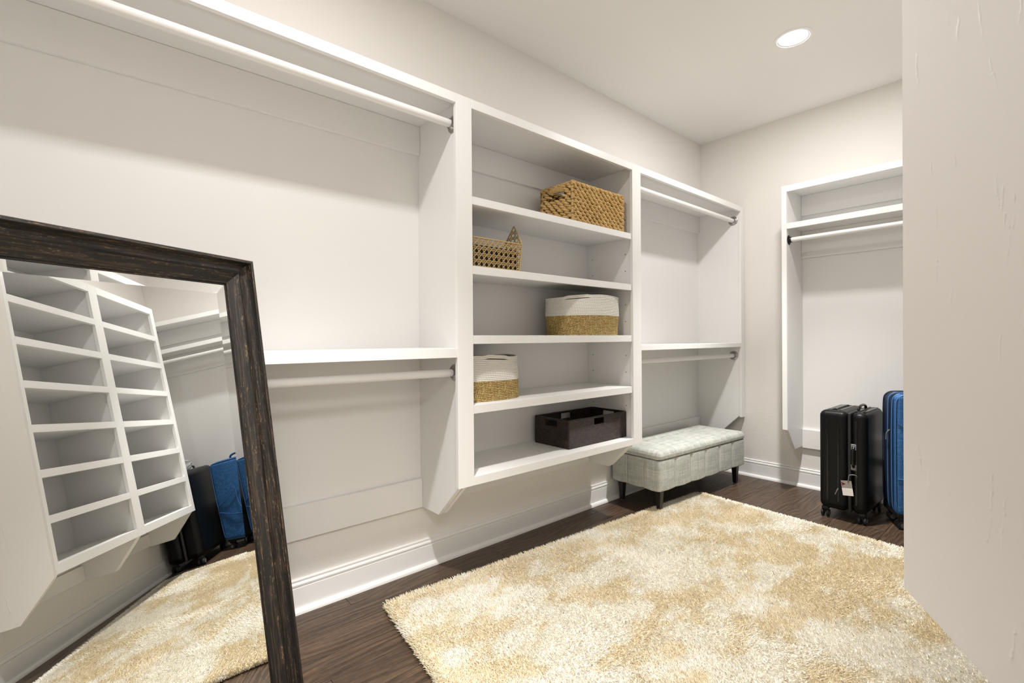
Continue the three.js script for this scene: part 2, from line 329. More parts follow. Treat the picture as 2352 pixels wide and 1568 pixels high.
{
  // left bay
  const a = thing('hanging_closet_unit', 'wide white double-hang closet unit behind the standing mirror, left of the open shelves', 'closet unit');
  hangingBay(a, -0.728, 1.1668, true, true, 1.0595, 1.020);
  part('top_rail', box(-0.747, 1.1395, 2.0905, CAP, SBB, SB), M.trim, a);
  part('stile', box(-0.747, -0.70, 0.4652, 2.0905, SBB, SB), M.trim, a);

  // open shelf tower
  const b = thing('open_shelf_unit', 'white built-in open shelf tower holding five baskets between two hanging bays', 'shelf unit');
  const xi = 1.2165, xo = 2.4085;
  part('back_panel', box(xi, xo, 0.2965, 2.11, 0.0005, 0.0035, 0.0005), M.paint, b);
  part('side_panel', outlinePanel(panelOutline(CAP - 0.0005, SBB), 1.1990, xi, fromBack), M.paint, b);
  part('filler_panel', outlinePanel(panelOutline(CAP - 0.0005, SBB - 0.004, [0.158, 0.299], [SBB - 0.004, 0.480]), 1.1866, 1.1982, fromBack), M.paint, b);
  const pr = part('side_panel', outlinePanel(panelOutline(CAP - 0.0005, SBB), xo, 2.4375, fromBack), M.paint, b);
  part('top_board', box(xi, xo, 2.111, CAP, 0.004, SBB), M.paint, b);
  part('cleat', box(xi + 0.0005, xo - 0.0005, 1.9755, 2.1105, 0.004, 0.0225), M.paint, b);
  part('stile', box(1.1402, 1.2220, 0.4652, CAP, SBB, SB), M.trim, b);
  part('stile', box(2.3900, 2.4752, 0.4652, CAP, SBB, SB), M.trim, b);
  part('top_rail', box(1.2222, 2.3898, 2.0901, CAP, SBB, SB), M.trim, b);
  part('bottom_rail', box(1.2222, 2.3898, 0.4652, 0.5032, SBB, SB), M.trim, b);
  part('shelf', box(xi, xo, 0.484, 0.5032, 0.004, SBB), M.paint, b);
  for (const [t0, b0] of [[1.7138, 1.6791], [1.4142, 1.3786], [1.1136, 1.0762], [0.8118, 0.7744]]) {
    const s = part('shelf', box(xi + 0.0008, xo - 0.0008, t0 - 0.019, t0, 0.005, SBB - 0.002), M.paint, b);
    part('shelf_edge', box(1.2228, 2.3780, b0, t0, SBB - 0.0015, SB - 0.002), M.trim, s);
  }
  const holes = []; for (const z of [0.046, 0.299]) for (const y of [0.690, 0.8925, 0.9925, 1.1975, 1.2985, 1.5005, 1.602, 1.809, 1.91]) holes.push(cyl(0.0028, 0.0028, 0.0012, 10, 'x', [xo - 0.0004, y, z]));
  parts('shelf_pin_hole', holes, M.dark, pr);  // dark discs on the panel, shade inside the holes put into their colour

  // right bay
  const c = thing('hanging_closet_unit', 'narrow white double-hang closet unit in the corner above the green-grey bench', 'closet unit');
  hangingBay(c, 2.458, 3.840, true, true, 1.0535, 1.0222);
  part('top_rail', box(2.4754, 3.8360, 2.0901, CAP, SBB, SB), M.trim, c);
  part('stile', box(3.8362, 3.8900, 0.4652, CAP, SBB, SB), M.trim, c);
  part('scribe_strip', box(3.8902, 3.9065, 0.4652, CAP, SBB - 0.008, SB - 0.006), M.trim, c);
}
{
  // unit on the far wall: built along z, depth counted from the right wall
  const X0 = XR - 0.002, XFr = 3.600, XB = 3.618, zi = 0.7775, ze = ZF - 0.002, top = 2.142;
  const d = thing('hanging_closet_unit', 'white closet unit on the far wall above the suitcases, upper shelf with one rod', 'closet unit');
  const turnPanel = (z0, z1) => { const g = outlinePanel([[0.002, 0.2985], [0.168, 0.2985], [0.289, 0.447], [0.289, top - 0.0005], [0.002, top - 0.0005]], z0, z1, (q) => q); g.applyMatrix4(new THREE.Matrix4().set(0, 0, -1, XR, 0, 1, 0, 0, 1, 0, 0, 0, 0, 0, 0, 1)); return g; };
  part('back_panel', box(XR - 0.0035, XR - 0.0005, 0.2965, top - 0.02, zi, ze, 0.0005), M.paint, d);
  part('side_panel', turnPanel(0.7535, zi), M.paint, d);
  part('stile', box(XFr, XB, 0.4522, top, 0.7455, zi), M.trim, d);
  part('top_board', box(XB, X0 - 0.002, top - 0.019, top, zi, ze), M.paint, d);
  part('top_rail', box(XFr, XB, 2.1004, top, zi + 0.0002, ze), M.trim, d);
  const s = part('shelf', box(XB, X0 - 0.002, 1.862, 1.8812, zi, ze), M.paint, d);
  part('shelf_edge', box(XFr, XB, 1.8431, 1.8812, zi + 0.0002, ze), M.trim, s);
  for (const [y0, y1] of [[1.977, 2.1225], [1.668, 1.8615], [0.289, 0.4245]]) {
    const k = part('cleat', box(XR - 0.0225, XR - 0.004, y0, y1, zi + 0.0005, ze), M.paint, d);
    if (y0 > 1.9) part('screw_cover', cyl(0.004, 0.004, 0.0012, 10, 'x', [XR - 0.0226, 2.05, 1.02]), M.paint, k);
  }
  const r = part('closet_rod', cyl(0.0150, 0.0150, ze - zi - 0.006, 28, 'z', [3.643, 1.772, (zi + ze) / 2]), M.paint, d);
  const f = lathe([[0.0001, 0.004], [0.017, 0.004], [0.017, 0.018], [0.0195, 0.018], [0.0195, 0.006], [0.030, 0.004], [0.034, 0.0005]], 32); f.rotateX(Math.PI / 2); f.translate(3.643, 1.772, zi);
  part('rod_socket', f, std({ color: rgb(0.03, 0.03, 0.03), metalness: 0.8, roughness: 0.3 }), r, 'dark metal rod socket');
}
{
  // shoe cubbies on the front wall; its plain end fills the right edge of the picture
  const xa = 1.585, xm0 = 2.331, xm1 = 2.419, xb = 3.156, zf = 1.7575, zb = zf + 0.019, ze = ZF - 0.001, toZ = (q) => ZF - q, dp = ZF - zb;
  const e = thing('shoe_cubby_unit', 'white two-column shoe cubby unit in the mirror, its blank end panel at right edge', 'shoe cabinet');
  const ol = [[0.002, 0.280], [0.178, 0.280], [dp, 0.447], [dp, CAP - 0.0005], [0.002, CAP - 0.0005]];
  const endG = outlinePanel([[0.002, 0.272], [0.1865, 0.272], [ZF - zf, 0.4405], [ZF - zf, CAP - 0.0005], [0.002, CAP - 0.0005]], xa, xa + 0.020, toZ);
  { const uv = endG.attributes.uv; for (let i = 0; i < uv.count; i++) uv.setXY(i, (uv.getX(i) - 1.7) / 0.5, uv.getY(i) / 2.2); }
  part('end_panel', endG, M.panelRuns, e, 'plain end panel with brush marks and runs in the paint');
  for (const [p0, p1] of [[2.350, 2.374], [2.376, 2.400], [3.122, 3.147]]) part('side_panel', outlinePanel(ol, p0, p1, toZ), M.paint, e);
  part('stile', box(xa + 0.0202, 1.629, 0.448, CAP, zf, zb), M.trim, e);
  part('stile', box(xm0, xm1, 0.448, CAP, zf, zb), M.trim, e);
  part('stile', box(3.107, xb, 0.448, CAP, zf, zb), M.trim, e);
  const cols = [[1.6055, 2.3498, 1.6292, 2.3308], [2.4002, 3.1218, 2.4192, 3.1068]];
  const rails = [[0.448, 0.497], [0.6936, 0.733], [0.923, 0.964], [1.155, 1.1955], [1.387, 1.427], [1.6177, 1.6595], [1.8457, 1.8874], [2.0763, CAP]];
  for (const [b0, b1, r0, r1] of cols) {
    part('back_panel', box(b0, b1, 0.3785, CAP - 0.02, ZF - 0.004, ze, 0.0005), M.paint, e);
    part('cleat', box(b0, b1, 0.288, 0.378, ZF - 0.022, ze), M.paint, e);
    rails.forEach(([y0, y1], i) => {
      const last = i === rails.length - 1;
      const s = part(last ? 'top_board' : 'shelf', box(b0 + 0.0004, b1 - 0.0004, y1 - 0.019, y1, zb, ZF - 0.0045), M.paint, e);
      part('shelf_edge', box(r0, r1, y0, y1, zf, zb - 0.0002), M.trim, s);
    });
  }
}

// ---------------------------------------------------------------- standing mirror leaning on the shelf edge of the left bay
{
  const az = 1.0268, ti = 0.1392, dd = 0.6497;
  const n = new THREE.Vector3(Math.cos(az) * Math.cos(ti), Math.sin(ti), Math.sin(az) * Math.cos(ti));
  const hx = new THREE.Vector3(Math.sin(az), 0, -Math.cos(az));                  // to the right along the frame
  const uy = new THREE.Vector3().crossVectors(n, hx);                            // up along the frame
  const lipH = 0.045, BK = -0.010, W = 0.076, bev = 0.026, width = 0.80;
  // outer top right corner of the glass plane
  const TR = n.clone().multiplyScalar(dd).addScaledVector(hx, 0.11777).addScaledVector(uy, 1.26018);
  const height = (TR.y + BK * n.y - 0.001) / uy.y;
  const m = thing('standing_mirror', 'tall standing mirror in a dark rubbed wood frame leaning on the closet shelf', 'mirror');
  m.quaternion.setFromRotationMatrix(new THREE.Matrix4().makeBasis(hx, uy, n));
  m.position.copy(TR).addScaledVector(hx, -width / 2).addScaledVector(uy, -height);
  // frame: four mitred lengths of scooped moulding, profile [in from the outer edge, height over the glass]
  const prof = [[0.002, BK], [0, BK + 0.002], [0, lipH - 0.002], [0.0015, lipH], [0.0075, lipH], [0.009, lipH - 0.0015], [0.0095, 0.034], [0.012, 0.0275], [0.017, 0.022], [0.024, 0.0192], [0.031, 0.0195], [0.0355, 0.0218], [0.038, 0.0226], [0.0425, 0.0205], [0.050, 0.0155], [0.060, 0.0095], [0.0695, 0.0055], [0.0705, 0.004], [0.071, 0.0012], [0.0745, 0.0012], [W, 0.0008], [W, BK], [0.002, BK]];
  const side = (len) => {
    const pos = [], uv = []; const S = 8;
    let run = 0;
    for (let i = 0; i + 1 < prof.length; i++) {
      const [w0, h0] = prof[i], [w1, h1] = prof[i + 1], v0 = run; run += Math.hypot(w1 - w0, h1 - h0);
      for (let s = 0; s < S; s++) {
        const P = (w, h, k) => [lerp(w, len - w, k / S) - len / 2, -w, h];
        const a = P(w0, h0, s), b = P(w0, h0, s + 1), c = P(w1, h1, s + 1), d = P(w1, h1, s);
        pos.push(...a, ...d, ...b, ...b, ...d, ...c);
        const q = (p, v) => [p[0] / 0.9, v / 0.11];
        uv.push(...q(a, v0), ...q(d, run), ...q(b, v0), ...q(b, v0), ...q(d, run), ...q(c, run));
      }
    }
    const g = new THREE.BufferGeometry(); g.setAttribute('position', new THREE.Float32BufferAttribute(pos, 3)); g.setAttribute('uv', new THREE.Float32BufferAttribute(uv, 2)); g.computeVertexNormals();
    return toCreasedNormals(g, 0.45);
  };
  const gw = side(width), gh = side(height);
  const put = (g, x, y, r) => { const p = part('frame_rail', g, M.frame, m); p.position.set(x, y, 0); p.rotation.z = r; return p; };
  put(gw, 0, height, 0); put(gw, 0, 0, Math.PI); put(gh, -width / 2, height / 2, Math.PI / 2); put(gh, width / 2, height / 2, -Math.PI / 2);
  part('backing_board', box(-width / 2 + 0.01, width / 2 - 0.01, 0.01, height - 0.01, BK, BK + 0.003), M.dark, m);
  // bevelled glass
  const gx = width / 2 - W, y0 = W, y1 = height - W, t = -Math.tan(0.030) * bev;
  const quad = (a, b, c, d) => [...a, ...b, ...c, ...a, ...c, ...d];
  const mk = (pos) => { const g = new THREE.BufferGeometry(); g.setAttribute('position', new THREE.Float32BufferAttribute(pos, 3)); g.computeVertexNormals(); g.setAttribute('uv', new THREE.Float32BufferAttribute(new Float32Array(pos.length / 3 * 2), 2)); return g; };
  const I = [[-gx + bev, y0 + bev, 0], [gx - bev, y0 + bev, 0], [gx - bev, y1 - bev, 0], [-gx + bev, y1 - bev, 0]], O = [[-gx, y0, -t], [gx, y0, -t], [gx, y1, -t], [-gx, y1, -t]];
  const glass = part('mirror_glass', mk(quad(...I)), M.mirror, m);
  part('bevelled_edge', mk([0, 1, 2, 3].flatMap((i) => { const j = (i + 1) % 4; return quad(O[i], O[j], I[j], I[i]); })), M.mirror, glass);
}

// ---------------------------------------------------------------- upholstered bench
{
  const L = 1.066, D = 0.385, yb = 0.143, ys = 0.337, turn = -0.0565;
  const t = thing('storage_bench', 'green-grey linen storage bench with a tufted lid on short black legs in the corner', 'bench', [3.1465, 0, 0.2385], -0.0565);
  t.rotation.y = -0.0565;
  // body: a rounded rectangle swept up, with stitched channels that divide it into upholstered panels
  const R = 0.022, seamsX = [1, 2, 3, 4, 5].map((k) => -L / 2 + (L * k) / 6), seamsZ = [1, 2].map((k) => -D / 2 + (D * k) / 3);
  const loop = [];
  const edge = (x0, z0, x1, z1, n) => { for (let i = 0; i < n; i++) loop.push([lerp(x0, x1, i / n), lerp(z0, z1, i / n)]); };
  const arc = (cx, cz, a0) => { for (let i = 0; i < 6; i++) { const a = a0 + (Math.PI / 2) * (i / 6); loop.push([cx + R * Math.cos(a), cz + R * Math.sin(a)]); } };
  const hx = L / 2 - R, hz = D / 2 - R;
  edge(-hx, D / 2, hx, D / 2, 132); { const a = []; for (let i = 0; i < 6; i++) { const q = Math.PI / 2 - (Math.PI / 2) * (i / 6); a.push([hx + R * Math.cos(q), hz + R * Math.sin(q)]); } loop.push(...a); }
  edge(L / 2, hz, L / 2, -hz, 54); for (let i = 0; i < 6; i++) { const q = -(Math.PI / 2) * (i / 6); loop.push([hx + R * Math.cos(q), -hz + R * Math.sin(q)]); }
  edge(hx, -D / 2, -hx, -D / 2, 60); for (let i = 0; i < 6; i++) { const q = -Math.PI / 2 - (Math.PI / 2) * (i / 6); loop.push([-hx + R * Math.cos(q), -hz + R * Math.sin(q)]); }
  edge(-L / 2, -hz, -L / 2, hz, 54); for (let i = 0; i < 6; i++) { const q = Math.PI - (Math.PI / 2) * (i / 6); loop.push([-hx + R * Math.cos(q), hz + R * Math.sin(q)]); }
  const inset = (x, z) => {                                  // channel depth at a point of the outline
    let d = 0; const g = (s) => 0.0055 * Math.exp(-((s / 0.0045) ** 2)) + 0.004 * Math.exp(-((s / 0.022) ** 2));
    if (Math.abs(z) > hz) for (const s of seamsX) d += g(x - s); if (Math.abs(x) > hx) for (const s of seamsZ) d += g(z - s);
    return d;
  };
  const rows = [[0, 0.060], [0, 0.010], [0.003, 0.003], [0.011, 0], [0.05, 0], [0.10, 0], [0.15, 0], [ys - yb - 0.006, 0.0005], [ys - yb - 0.002, 0.004], [ys - yb - 0.001, 0.05]];
  const pos = [], uv = [], idx = []; let run = 0; const N = loop.length;
  for (let i = 0; i <= N; i++) {
    const [x, z] = loop[i % N], [px, pz] = loop[(i + N - 1) % N]; if (i) run += Math.hypot(x - px, z - pz);
    const len = Math.hypot(x, z), ix = Math.abs(x) > hx ? Math.sign(x) : 0, iz = Math.abs(z) > hz ? Math.sign(z) : 0, il = Math.hypot(ix, iz) || 1;
    rows.forEach(([h, o], j) => {
      const s = inset(x, z) * (j > 2 && j < 8 ? 1 : 0.6), droop = j < 4 ? -0.0035 * Math.sin(((Math.abs(z) > hz ? x + L / 2 : z + D / 2) / (Math.abs(z) > hz ? L / 6 : D / 3)) * Math.PI) ** 2 : 0;
      pos.push(x - (ix / il) * (o + s), yb + h + droop, z - (iz / il) * (o + s)); uv.push(run / 0.34, h / 0.34);
    });
  }
  const K = rows.length; for (let i = 0; i < N; i++) for (let j = 0; j + 1 < K; j++) { const a = i * K + j, b = a + K; idx.push(a, b, a + 1, b, b + 1, a + 1); }
  const body = new THREE.BufferGeometry(); body.setAttribute('position', new THREE.Float32BufferAttribute(pos, 3)); body.setAttribute('uv', new THREE.Float32BufferAttribute(uv, 2)); body.setIndex(idx); body.computeVertexNormals();
  part('body', body, M.linen, t);
  part('base_board', box(-L / 2 + 0.03, L / 2 - 0.03, yb, yb + 0.012, -D / 2 + 0.03, D / 2 - 0.03), M.dark, t);
  part('lid_gap_filler', box(-L / 2 + 0.012, L / 2 - 0.012, ys - 0.006, ys + 0.006, -D / 2 + 0.012, D / 2 - 0.012), M.dark, t);  // dark slab filling the seam, shade under the lid put into its colour
  // stitched piping over the channels
  const pipes = [];
  for (const s of seamsX) pipes.push(tube([[s, yb + 0.004, D / 2 - 0.011], [s, yb + 0.02, D / 2 - 0.0085], [s, ys - 0.02, D / 2 - 0.0085], [s, ys - 0.004, D / 2 - 0.011]], 0.0022, 14, 6));
  for (const s of seamsZ) for (const q of [-1, 1]) pipes.push(tube([[q * (L / 2 - 0.011), yb + 0.004, s], [q * (L / 2 - 0.0085), yb + 0.02, s], [q * (L / 2 - 0.0085), ys - 0.02, s], [q * (L / 2 - 0.011), ys - 0.004, s]], 0.0022, 14, 6));
  parts('seam_piping', pipes, M.piping, t);
  // lid: a tufted cushion
  const nx = 132, nz = 54, cosn = (i, n, half) => { const q = i / n, e = 0.5 - 0.5 * Math.cos(q * Math.PI); return half * 2 * (lerp(q, e, 0.55) - 0.5); };
  const lp = [], lu = [], li = []; const lx = L / 2 + 0.003, lz = D / 2 + 0.003, cR = 0.03;
  for (let i = 0; i <= nx; i++) for (let j = 0; j <= nz; j++) {
    let x = cosn(i, nx, lx), z = cosn(j, nz, lz);
    const ox = Math.max(0, Math.abs(x) - (lx - cR)), oz = Math.max(0, Math.abs(z) - (lz - cR)), o = Math.max(ox, oz), l = Math.hypot(ox, oz); if (l > 1e-6) { const k = o / l; x = Math.sign(x) * (Math.abs(x) - ox + ox * k); z = Math.sign(z) * (Math.abs(z) - oz + oz * k); }
    const e = ox > 0 && oz > 0 ? cR - Math.hypot(Math.max(0, Math.abs(x) - (lx - cR)), Math.max(0, Math.abs(z) - (lz - cR))) : Math.min(lx - Math.abs(x), lz - Math.abs(z));
    const q = clamp(e / 0.032), round = Math.sqrt(Math.max(0, 1 - (1 - q) * (1 - q)));
    let y = ys + 0.026 + 0.030 * round + 0.010 * sstep(0.02, 0.12, e);
    let dip = 0;
    for (const s of seamsX) dip += 0.0035 * Math.exp(-(((x - s) / 0.010) ** 2));
    for (const s of seamsZ) dip += 0.0035 * Math.exp(-(((z - s) / 0.010) ** 2));
    for (const a of seamsX) for (const b of seamsZ) dip += 0.017 * Math.exp(-((x - a) ** 2 + (z - b) ** 2) / (0.022 ** 2));
    y -= dip * sstep(0.0, 0.05, e);
    lp.push(x, y, z); lu.push(x / 0.34 + 0.2, z / 0.34 + 0.3);
  }
  for (let i = 0; i < nx; i++) for (let j = 0; j < nz; j++) { const a = i * (nz + 1) + j, b = a + nz + 1; li.push(a, a + 1, b, b, a + 1, b + 1); }
  const per = []; for (let i = 0; i < nx; i++) per.push(i * (nz + 1) + nz); for (let j = nz; j > 0; j--) per.push(nx * (nz + 1) + j); for (let i = nx; i > 0; i--) per.push(i * (nz + 1)); for (let j = 0; j < nz; j++) per.push(j);
  const base = lp.length / 3, low = [[0, ys + 0.008], [0.004, ys + 0.003], [0.05, ys + 0.003]]; let rl = 0;
  per.forEach((p, k) => { const x = lp[p * 3], z = lp[p * 3 + 2]; if (k) { const o = per[k - 1]; rl += Math.hypot(x - lp[o * 3], z - lp[o * 3 + 2]); } lp.push(x, lp[p * 3 + 1], z); lu.push(rl / 0.34, 0.1); for (const [ins, y] of low) { lp.push(x * (1 - ins / lx), y, z * (1 - ins / lz)); lu.push(rl / 0.34, (y - ys) / 0.34); } });
  const Q = 4; for (let k = 0; k < per.length; k++) { const a = base + k * Q, b = base + ((k + 1) % per.length) * Q; for (let j = 0; j < Q - 1; j++) li.push(a + j, a + j + 1, b + j, b + j, a + j + 1, b + j + 1); }
  let lid = new THREE.BufferGeometry(); lid.setAttribute('position', new THREE.Float32BufferAttribute(lp, 3)); lid.setAttribute('uv', new THREE.Float32BufferAttribute(lu, 2)); lid.setIndex(li); lid.computeVertexNormals();
  const lidMesh = part('lid', lid, M.linen, t);
  const buttons = []; for (const a of seamsX) for (const b of seamsZ) { const s = new THREE.SphereGeometry(0.008, 14, 8); s.scale(1, 0.5, 1); s.translate(a, ys + 0.0505, b); buttons.push(s); }
  parts('tuft_button', buttons, M.linen, lidMesh);
  for (const sx of [-1, 1]) for (const sz of [-1, 1]) {
    const g = new THREE.CylinderGeometry(0.0285, 0.0165, yb - 0.004, 4, 1); g.rotateY(Math.PI / 4); g.translate(sx * (L / 2 - 0.062), (yb + 0.004) / 2 + 0.002, sz * (D / 2 - 0.045));
    const lg = part('leg', toCreasedNormals(g, 0.3), M.legWood, t);
    part('foot_glide', cyl(0.010, 0.010, 0.004, 12, 'y', [sx * (L / 2 - 0.062), 0.002, sz * (D / 2 - 0.045)]), M.wheelGrey, lg);
  }
}

// ---------------------------------------------------------------- shag rug
{
  const A = [0.872, 0.200], B = [3.172, 0.352], C = [3.050, 2.000], Dq = [0.650, 1.800];
  const at = (u, v) => [lerp(lerp(A[0], B[0], u), lerp(Dq[0], C[0], u), v), lerp(lerp(A[1], B[1], u), lerp(Dq[1], C[1], u), v)];
  const inside = (u, v) => {                                 // rounded corners
    const x = u * 2.3, y = v * 1.52, r = 0.035, dx = Math.max(0, r - Math.min(x, 2.3 - x)), dy = Math.max(0, r - Math.min(y, 1.52 - y));
    const big = u > 0.5 && v > 0.5 ? 0.10 : r, bx = Math.max(0, big - (2.3 - x)), by = Math.max(0, big - (1.52 - y));
    return Math.hypot(dx, dy) < r && Math.hypot(bx, by) < big;
  };
  const t = thing('shag_rug', 'cream and beige shag rug with a deep mottled pile on the dark floor', 'rug');
  const sh = new THREE.Shape(); { const N = 40, pts = []; for (let s = 0; s < 4; s++) for (let i = 0; i < N; i++) { const k = i / N; let [u, v] = [[k, 0], [1, k], [1 - k, 1], [0, 1 - k]][s]; u = lerp(0.5, u, 0.985); v = lerp(0.5, v, 0.978); if (u > 0.95 && v > 0.93) { u = Math.min(u, 0.955); v = Math.min(v, 0.94); } pts.push(at(u, v)); } pts.forEach(([x, z], i) => (i ? sh.lineTo(x, -z) : sh.moveTo(x, -z))); }
  const bg = new THREE.ExtrudeGeometry(sh, { depth: 0.006, bevelEnabled: false }); bg.rotateX(-Math.PI / 2); bg.translate(0, 0.0005, 0);
  part('backing', bg, std({ color: rgb(0.62, 0.52, 0.36), roughness: 1 }), t);
  // yarn colours: cream and beige mix, with light and shade of the nap painted in
  const mix = (x, z) => { const f = fbm(x * 3.2 + z * 2.2 + 7, z * 6.5 - x * 2.4 + 3, 4), g = fbm(x * 9 - z * 3 + 40, z * 17 + x * 5, 3); return sstep(0.405, 0.60, 0.62 * f + 0.38 * g); };
  const yarnColor = (c, k) => c.setRGB(lerp(0.84, 0.98, k), lerp(0.725, 0.955, k), lerp(0.50, 0.88, k));
  { // matted lower pile
    const NX = 300, NZ = 200, pos = [], cl = [], ix = [], id = new Int32Array((NX + 1) * (NZ + 1)).fill(-1), c = new THREE.Color();
    for (let i = 0; i <= NX; i++) for (let j = 0; j <= NZ; j++) { const u = i / NX, v = j / NZ; if (!inside(lerp(0.5, u, 1.004), lerp(0.5, v, 1.006))) continue; const [x, z] = at(u, v), e = Math.min(Math.min(u, 1 - u) * 2.3, Math.min(v, 1 - v) * 1.52); id[i * (NZ + 1) + j] = pos.length / 3; pos.push(x, 0.004 + 0.011 * sstep(0, 0.02, e) + 0.006 * (fbm(x * 70, z * 70, 2) - 0.5), z); yarnColor(c, clamp(0.75 * mix(x, z) + 0.4 * (hash(i, j) - 0.5) + 0.05)); cl.push(c.r, c.g, c.b); }
    for (let i = 0; i < NX; i++) for (let j = 0; j < NZ; j++) { const a = id[i * (NZ + 1) + j], b = id[(i + 1) * (NZ + 1) + j], cc = id[(i + 1) * (NZ + 1) + j + 1], d = id[i * (NZ + 1) + j + 1]; if (a < 0 || b < 0 || cc < 0 || d < 0) continue; ix.push(a, d, b, b, d, cc); }
    const g = new THREE.BufferGeometry(); g.setAttribute('position', new THREE.Float32BufferAttribute(pos, 3)); g.setAttribute('color', new THREE.Float32BufferAttribute(cl, 3)); g.setAttribute('uv', new THREE.Float32BufferAttribute(new Float32Array(pos.length / 3 * 2), 2)); g.setIndex(ix); g.computeVertexNormals();
    part('lower_pile', g, std({ vertexColors: true, roughness: 1 }), t);
  }
  // one yarn: a thin bent three-sided strand, 1 m tall before scaling, leaning towards +x
  const rings = [[0, 0, 1], [0.35, 0.05, 1.05], [0.72, 0.26, 0.9], [0.95, 0.56, 0.45]], vp = [], vi = [];
  for (const [y, x, r] of rings) for (let k = 0; k < 3; k++) { const a = (k / 3) * Math.PI * 2 + y * 2; vp.push(x + r * 0.085 * Math.cos(a), y, r * 0.085 * Math.sin(a)); }
  for (let j = 0; j < rings.length - 1; j++) for (let k = 0; k < 3; k++) { const a = j * 3 + k, b = j * 3 + ((k + 1) % 3); vi.push(a, a + 3, b, b, a + 3, b + 3); }
  vi.push(9, 10, 11);
  const yarn = new THREE.BufferGeometry(); yarn.setAttribute('position', new THREE.Float32BufferAttribute(vp, 3)); yarn.setIndex(vi); yarn.computeVertexNormals(); yarn.setAttribute('uv', new THREE.Float32BufferAttribute(new Float32Array(vp.length / 3 * 2), 2));
  seed(21);
  const NU = 640, NV = 420, UP = new THREE.Vector3(0, 1, 0);
  const mtx = new THREE.Matrix4(), q = new THREE.Quaternion(), col = new THREE.Color(), mats = [], cols = [];
  for (let i = 0; i < NU; i++) for (let j = 0; j < NV; j++) {
    const u = (i + rnd()) / NU, v = (j + rnd()) / NV; if (!inside(u, v)) continue;
    const [x, z] = at(u, v);
    const b = mix(x, z), m = rnd(), eu = Math.min(u, 1 - u) * 2.3, ev = Math.min(v, 1 - v) * 1.52, e = Math.min(eu, ev);
    let dir = 0.6 + fbm(x * 4 + 90, z * 4 + 50, 3) * 5 + rr(-1.5, 1.5), len = rr(0.011, 0.020), lean = rr(0.5, 2.2), y = 0.0105;
    if (e < 0.03) { y = 0.005 + 0.0055 * (e / 0.03); if (rnd() < 0.8) { dir = (eu < ev ? (u < 0.5 ? Math.PI : 0) : (v < 0.5 ? Math.PI / 2 : -Math.PI / 2)) + rr(-0.7, 0.7); lean = rr(0.8, 2.4); len *= 1.2; } }
    const s = len / Math.sqrt(1 + lean * lean * 0.25);
    q.setFromAxisAngle(UP, dir);
    mtx.compose(new THREE.Vector3(x, y, z), q, new THREE.Vector3(s, s, s)); mtx.multiply(new THREE.Matrix4().set(lean, 0, 0, 0, 0, 1, 0, 0, 0, 0, 1, 0, 0, 0, 0, 1));
    yarnColor(col, clamp(0.70 * b + 0.85 * (m - 0.5) + 0.20));
    if (m < 0.015) col.setRGB(0.50, 0.36, 0.17);
    mats.push(...mtx.elements); cols.push(col.r, col.g, col.b);
  }
  const n = mats.length / 16;
  const pile = new THREE.InstancedMesh(yarn, std({ color: rgb(1, 1, 1), roughness: 1 }), n);
  pile.instanceMatrix.array.set(mats); pile.instanceColor = new THREE.InstancedBufferAttribute(new Float32Array(cols), 3);
  addTo(t, pile, 'pile'); pile.userData.kind = 'stuff'; pile.castShadow = pile.receiveShadow = true;
}

